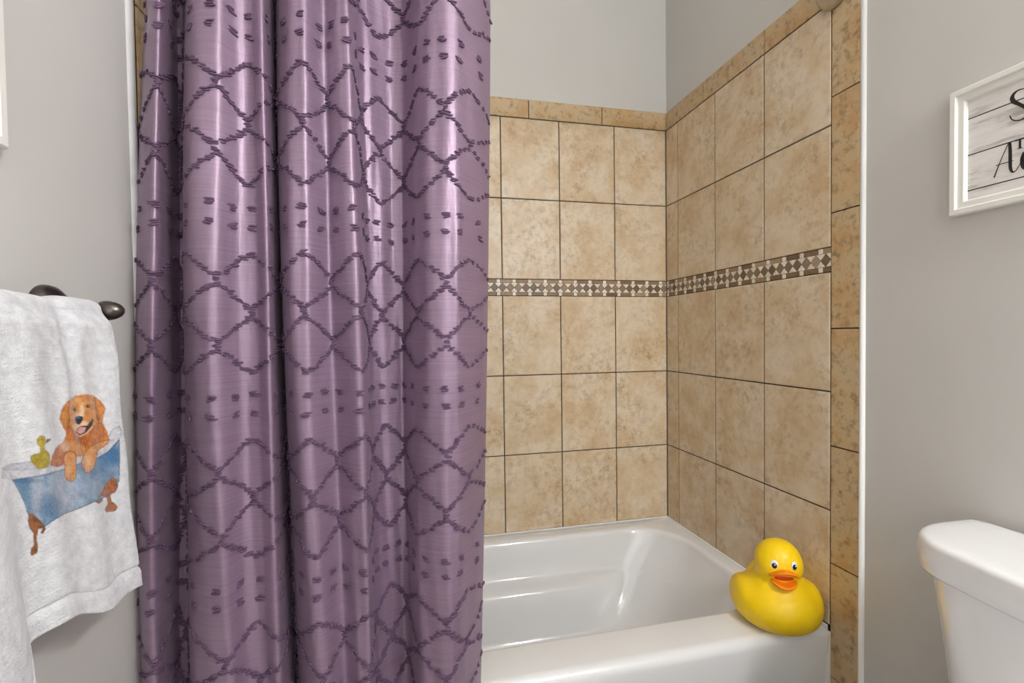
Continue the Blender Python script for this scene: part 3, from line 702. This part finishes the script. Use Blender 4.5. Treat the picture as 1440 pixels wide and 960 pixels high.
def make_duck():
    root = empty('rubber_duck', (.957, 1.076, RIM+.0012)); root.rotation_euler = (0, 0, math.radians(-25))
    tag(root, 'big yellow rubber duck with open orange bill sitting on the tub corner', 'rubber duck')
    HC = (0, -.004, .163); H0 = np.array((0, -.022, .158)); HS = .845; RH_ = .0556
    def hd(V): return np.array(HC)+(np.asarray(V)-H0)*HS
    def body(X, Y, Z):
        Xa = np.abs(X)
        d = ell(X, Y, Z, (0, .010, .054), (.104, .112, .066))
        d = smin(d, ell(X, Y, Z, (0, .015, .034), (.098, .096, .046)), .03)
        d = smin(d, ell(X, Y, Z, (0, .100, .098), (.030, .036, .022), -.6), .05)      # tail
        w_ = ell(Xa, Y, Z, (.080, .034, .058), (.027, .070, .040), -.30)              # wings
        d = smin(d, w_, .016)
        d = smin(d, ell(X, Y, Z, (0, .002, .112), (.053, .054, .05)), .035)           # neck
        d = smin(d, ell(X, Y, Z, HC, (.056, .056, .056)), .012)
        d = smin(d, ell(Xa, Y, Z, (.026, -.028, .155), (.020, .019, .020)), .02)      # cheeks
        return np.maximum(d, -Z)
    V, Fc = surface_nets(body, (-.14, -.13, -.006), (.14, .155, .235), .0035)
    b = mesh_obj('body', V, Fc, MAT['yellow'], root, True)
    sm = b.modifiers.new('smooth', 'SMOOTH'); sm.factor = .5; sm.iterations = 6
    # bill: wide upper and lower lip, open
    def bill(X, Y, Z):
        up = ell(X, Y, Z+(X*X)*8., (0, -.080, .1500), (.043, .036, .0078), -.26)
        lo_ = ell(X, Y, Z-(X*X)*7., (0, -.077, .1120), (.037, .037, .0075), .02)
        d = smin(up, lo_, .006)
        d = smin(d, ell(X, Y, Z, (0, -.060, .131), (.041, .018, .025)), .008)
        cut = ell(X, Y, Z, (0, -.104, .1315), (.0350, .041, .0155))
        return np.maximum(d, -cut)
    V, Fc = surface_nets(bill, (-.055, -.135, .08), (.055, -.03, .195), .0022)
    o = mesh_obj('bill', hd(V), Fc, MAT['orange'], root, True); sm = o.modifiers.new('smooth', 'SMOOTH'); sm.factor = .5; sm.iterations = 4
    V, Fc = surface_nets(lambda X, Y, Z: ell(X, Y, Z, (0, -.069, .1335), (.035, .017, .0160)), (-.05, -.12, .11), (.05, -.04, .18), .0022)
    mesh_obj('mouth_lining', hd(V), Fc, MAT['mouth'], root, True)
    # painted eyes: outline, white, blue pupil
    for s in (-1, 1):
        az = s*math.radians(25); el_ = math.radians(11)
        dr = Vector((math.sin(az)*math.cos(el_), -math.cos(az)*math.cos(el_), math.sin(el_))); c = Vector(HC)+dr*RH_
        side = Vector((0, 0, 1)).cross(dr).normalized(); upv = dr.cross(side)
        def disc(name, cx, cy, rx, ry, off, th, mat, parent):
            V = []; Fc = []; n = 22; lv = [(1, 0), (1, .4), (.85, .8), (.5, 1.), (.0001, 1.06)]
            for k, h in lv:
                for i in range(n):
                    a = 2*math.pi*i/n; p = (cx+k*rx*math.cos(a), cy+k*ry*math.sin(a)); q = c+side*p[0]+upv*p[1]
                    q = Vector(HC)+(q-Vector(HC)).normalized()*(RH_+.0005+off+h*th); V.append(q)
            for j in range(len(lv)-1):
                for i in range(n): Fc.append((j*n+i, j*n+(i+1) % n, (j+1)*n+(i+1) % n, (j+1)*n+i))
            return mesh_obj(name, V, Fc, mat, parent, True)
        e = disc('eye', 0, 0, .0096, .0118, -.003, .0040, MAT['eyeline'], root)
        disc('eye_white', 0, 0, .0084, .0106, .0003, .0012, MAT['eyewhite'], e)
        disc('pupil', .0006*-s, -.0030, .0060, .0066, .0012, .0009, MAT['eyeblue'], e)
        disc('glint', .0016, -.0006, .0014, .0016, .0020, .0004, MAT['eyewhite'], e)
make_duck()

# ------------------------------------------------------------------ toilet
def make_toilet():
    root = empty('toilet', (.85, .46, 0)); tag(root, 'white ceramic toilet with a rounded tank lid, standing against the grey wall', 'toilet')
    yf, yn = .704, .226
    def plan(inset, z, bow=.035):             # tank plan: straight back, bowed front, rounded ends
        P_ = []; xb, xf = 1.062-inset*.3, .887+inset; y1, y0 = yf-inset, yn+inset; r = .11-inset*.5; n = 14
        yc = (y0+y1)/2; hw = (y1-y0)/2
        fx = lambda y: xf-bow*(1-((y-yc)/hw)**2)
        P_.append((xb-.012, y0)); P_.append((xb, y0+.012)); P_.append((xb, y1-.012)); P_.append((xb-.012, y1))
        for i in range(n+1):
            a = HP*i/n; y = y1-r+r*math.cos(a); P_.append((fx(y1-r)+r-r*math.sin(a), y))
        for i in range(1, 30): y = y1-r+(y0+r-(y1-r))*i/30; P_.append((fx(y), y))
        for i in range(n+1):
            a = HP*i/n; y = y0+r-r*math.sin(a); P_.append((fx(y0+r)+r-r*math.cos(a), y))
        return [(x, y, z) for x, y in P_]
    def build(name, prof, bow=.035):
        rings = [plan(i, z, bow) for i, z in prof]; V, Fc = loft(rings); n = len(rings[0]); Fc.append(tuple(range(n-1, -1, -1)))
        o = mesh_obj(name, V, Fc, MAT['ceramic'], None, True); keep(o, root); md = o.modifiers.new('es', 'EDGE_SPLIT'); md.split_angle = math.radians(50); return o
    build('tank_lid', [(.010, .700), (.003, .7015), (.0, .706), (-.001, .73), (.0, .750), (.001, .7535), (.0035, .757), (.008, .7593), (.014, .7602), (.03, .7607), (.07, .761)])
    build('tank', [(.058, .375), (.046, .385), (.042, .40), (.030, .55), (.018, .66), (.014, .70)], .033)
    # bowl, seat and foot (below the frame)
    def oval(cx, cy, rx, ry, z, n=40, front=1.25): return [(cx-(rx*(front if math.cos(2*math.pi*i/n) > 0 else 1))*math.cos(2*math.pi*i/n), cy+ry*math.sin(2*math.pi*i/n), z) for i in range(n)]
    cyv = .465
    rings = [oval(.72, cyv, .17, .11, .0), oval(.72, cyv, .16, .10, .06), oval(.70, cyv, .15, .10, .18), oval(.66, cyv, .20, .15, .30), oval(.65, cyv, .22, .18, .385), oval(.65, cyv, .21, .175, .395), oval(.65, cyv, .16, .13, .39), oval(.66, cyv, .11, .09, .27)]
    V, Fc = loft(rings); Fc.append(tuple(range(39, -1, -1))); keep(mesh_obj('bowl', V, Fc, MAT['ceramic'], None, True), root)
    rings = [oval(.65, cyv, .222, .182, .396), oval(.65, cyv, .228, .186, .405), oval(.65, cyv, .226, .185, .425), oval(.65, cyv, .20, .16, .432)]
    V, Fc = loft(rings); Fc.append(tuple(range(39, -1, -1))); keep(mesh_obj('seat_cover', V, Fc, MAT['ceramic'], None, True), root)
    b = box_bm(.80, 1.05, cyv-.12, cyv+.12, .28, .378, .02, 3); keep(bm_obj('tank_shelf', b, MAT['ceramic'], None, True), root)
make_toilet()

# ------------------------------------------------------------------ framed signs
def sign_mat(lines, tone):
    t = NT('printed_planks'); tc = t.n('ShaderNodeTexCoord'); mp = t.n('ShaderNodeMapping'); t.l(tc.outputs['Object'], mp.inputs[0])
    mp.inputs['Scale'].default_value = (1, 9, 62); n = t.noise(mp.outputs[0], 1., 6, .68)
    mp2 = t.n('ShaderNodeMapping'); t.l(tc.outputs['Object'], mp2.inputs[0]); mp2.inputs['Scale'].default_value = (1, 6, 16); mp2.inputs['Location'].default_value = (3, 1.7, 5.2); n2 = t.noise(mp2.outputs[0], 1., 3, .6)
    c = t.ramp(n, [(.30, S(*[x-54 for x in tone])), (.46, S(*tone)), (.7, S(*[min(255, x+12) for x in tone]))])
    k = t.ramp(n2, [(.56, (0, 0, 0, 1)), (.74, (.75, .75, .75, 1))]); mm = t.ramp(n, [(.46, (1, 1, 1, 1)), (.62, (0, 0, 0, 1))])
    m2 = t.n('ShaderNodeMath', operation='MULTIPLY'); t.l(k, m2.inputs[0]); t.l(mm, m2.inputs[1]); c = t.mix(m2.outputs[0], c, S(128, 122, 110))
    sp = t.n('ShaderNodeSeparateXYZ'); t.l(tc.outputs['Object'], sp.inputs[0])
    for z in lines:
        s_ = t.n('ShaderNodeMath', operation='SUBTRACT'); t.l(sp.outputs['Z'], s_.inputs[0]); s_.inputs[1].default_value = z
        a_ = t.n('ShaderNodeMath', operation='ABSOLUTE'); t.l(s_.outputs[0], a_.inputs[0]); l_ = t.n('ShaderNodeMath', operation='LESS_THAN'); t.l(a_.outputs[0], l_.inputs[0]); l_.inputs[1].default_value = .0011
        c = t.mix(l_.outputs[0], c, S(44, 40, 34))
    t.l(c, t.b.inputs['Base Color']); t.set(Roughness=.5); return t.m
def frame_rails(root, xw, sx, y0, y1, z0, z1, w_=.0265):
    # mitred stepped moulding: profile (distance from outer edge, height off the wall)
    prof = [(0, 0), (0, .014), (.002, .016), (.0105, .016), (.012, .0125), (.0135, .0115), (.0225, .0115), (.0245, .0105), (w_, .006), (w_, 0)]
    cs = [(y0, z0), (y1, z0), (y1, z1), (y0, z1)]; ins = [(1, 1), (-1, 1), (-1, -1), (1, -1)]
    for i in range(4):
        j = (i+1) % 4; V = []
        for k in (i, j):
            for d, h in prof: V.append((xw+sx*h, cs[k][0]+ins[k][0]*d, cs[k][1]+ins[k][1]*d))
        n = len(prof); Fc = [(a, a+1, n+a+1, n+a) for a in range(n-1)]+[tuple(range(n)), tuple(range(2*n-1, n-1, -1))]
        o = mesh_obj('frame_rail', V, Fc, MAT['frame']); bm = bmesh.new(); bm.from_mesh(o.data); bmesh.ops.recalc_face_normals(bm, faces=bm.faces); bm.to_mesh(o.data); bm.free(); keep(o, root)
def ribbon(name, strokes, xp, mat, root):     # inked strokes on the print: (photo pixel x, y, width in mm)
    V = []; Fc = []
    for st in strokes:
        pts = [on(0, xp, p[0], p[1]) for p in st]; n = len(pts); wd = [p[2]*.0005 for p in st]
        P2 = []; W2 = []                     # smooth the centre line
        for i in range(n-1):
            a, b, c, d = pts[max(i-1, 0)], pts[i], pts[i+1], pts[min(i+2, n-1)]
            for q in range(6):
                t = q/6; P2.append(.5*((2*b)+(-a+c)*t+(2*a-5*b+4*c-d)*t*t+(-a+3*b-3*c+d)*t**3)); W2.append(wd[i]+(wd[i+1]-wd[i])*t)
        P2.append(pts[-1]); W2.append(wd[-1]); b0 = len(V); m = len(P2)
        for i in range(m):
            tg = P2[min(i+1, m-1)]-P2[max(i-1, 0)]; tg /= np.linalg.norm(tg)+1e-9; nm = np.array([0, -tg[2], tg[1]])
            V += [P2[i]+nm*W2[i], P2[i]-nm*W2[i]]
        Fc += [(b0+2*i, b0+2*i+1, b0+2*i+3, b0+2*i+2) for i in range(m-1)]
    o = mesh_obj(name, V, Fc, mat); s_ = o.modifiers.new('t', 'SOLIDIFY'); s_.thickness = .0002; keep(o, root); return o
def make_sign_right():
    z0, z1 = on(0, XRW-.012, 1336, 305)[2], on(0, XRW-.012, 1336, 133)[2]; y1 = on(0, XRW-.012, 1336, 220)[1]; y0 = y1-.36
    root = empty('framed_sign', (XRW, (y0+y1)/2, z0)); tag(root, 'white framed sign with black script lettering on pale planks, on wall above the toilet', 'sign')
    frame_rails(root, XRW, -1, y0, y1, z0, z1); xp = XRW-.0055
    zl = [on(0, xp, *p)[2] for p in ((1360.7, 168.2), (1360.7, 219), (1360.7, 268.6))]
    p = box('print', xp, XRW-.001, y0+.02, y1-.02, z0+.02, z1-.02, sign_mat(zl, (226, 222, 218))); keep(p, root)
    q = lambda x, y: (1390+x/6, 100+y/6)
    Sx = [(*q(312, 150), 1.0), (*q(285, 150), 1.6), (*q(245, 165), 2.6), (*q(212, 195), 5.0), (*q(200, 228), 6.5), (*q(216, 258), 6.6), (*q(262, 280), 5.2), (*q(310, 306), 5.0), (*q(332, 346), 5), (*q(316, 385), 3.4), (*q(275, 410), 2.2), (*q(232, 418), 1.8), (*q(196, 405), 1.8), (*q(181, 376), 2.0)]
    Aa = [(*q(48, 897), 2.4), (*q(80, 815), 1.6), (*q(125, 705), 1.3), (*q(172, 600), 1.3)]
    Ab = [(*q(180, 600), 4.6), (*q(184, 680), 5.2), (*q(184, 760), 5.4), (*q(186, 815), 5.0), (*q(202, 850), 3.2), (*q(232, 838), 1.4), (*q(262, 790), 1.2), (*q(284, 740), 1.6)]
    Ac = [(*q(64, 797), 1.5), (*q(130, 776), 1.3), (*q(212, 752), 1.2)]
    T1 = [(*q(226, 590), 1.7), (*q(262, 578), 1.7), (*q(318, 560), 1.7)]; T2 = [(*q(266, 578), 3.4), (*q(266, 650), 3.4)]; T3 = [(*q(246, 656), 1.1), (*q(288, 645), 1.1)]
    Bx = [(*q(330, 676), 2.5), (*q(300, 690), 4.2), (*q(286, 740), 6.2), (*q(290, 800), 5.6), (*q(312, 828), 3.2)]
    [ribbon('letter', st, xp-.0003, MAT['ink'], root) for st in ([Sx], [Aa, Ab, Ac], [T1, T2, T3], [Bx])]
def make_sign_left():
    y1 = on(0, XLW+.012, 8, 205)[1]; z0 = on(0, XLW+.012, 8, 210)[2]; z1 = z0+.50; y0 = y1-.30
    root = empty('framed_sign', (XLW, (y0+y1)/2, z0)); tag(root, 'white framed picture on grey wall above the towel bar', 'picture')
    frame_rails(root, XLW, 1, y0, y1, z0, z1)
    p = box('print', XLW+.001, XLW+.0055, y0+.02, y1-.02, z0+.02, z1-.02, sign_mat([z0+.13, z0+.2, z0+.27], (206, 204, 200))); keep(p, root)
make_sign_right(); make_sign_left()

# ------------------------------------------------------------------ room lamps (above and behind the camera)
def glow(name, col, s):
    t = NT(name); t.set(Base_Color=(1, 1, 1, 1), Emission_Color=col, Emission_Strength=s); return t.m
def ceiling_lamp(x, y, power):
    root = empty('ceiling_lamp', (x, y, CEIL)); tag(root, 'round flush ceiling lamp with frosted glass', 'lamp')
    keep(lathe_obj('base', [(.19, 0), (.19, -.03), (.175, -.035)], (x, y, CEIL), (0, 0, 1), MAT['nickel'], None, 48), root)
    keep(lathe_obj('glass', [(.172, -.03), (.168, -.05), (.14, -.075), (.08, -.09), (.001, -.094)], (x, y, CEIL), (0, 0, 1), glow('lamp_glass', (.985, .99, 1, 1), power), None, 48), root)
def vanity_lamp(yc, power):
    x = XRW; root = empty('vanity_lamp', (x, yc, 2.0)); tag(root, 'nickel vanity bar lamp with three frosted globes', 'lamp')
    keep(box('back_plate', x-.02, x, yc-.3, yc+.3, 1.95, 2.05, MAT['nickel'], None, .006), root)
    m = glow('globe_glass', (.985, .99, 1, 1), power)
    for k in (-1, 0, 1):
        y = yc+k*.2; pr = [(max(.0005, .062*math.sin(math.pi*i/16)), .062-.062*math.cos(math.pi*i/16)) for i in range(17)]
        keep(lathe_obj('arm', [(.012, 0), (.012, .06)], (x-.015, y, 2.0), (-1, 0, 0), MAT['nickel'], None, 16), root)
        keep(lathe_obj('globe', pr, (x-.065, y, 2.0), (-1, 0, 0), m, None, 24), root)
ceiling_lamp(.45, -.6, 5)
vanity_lamp(-.55, 130)
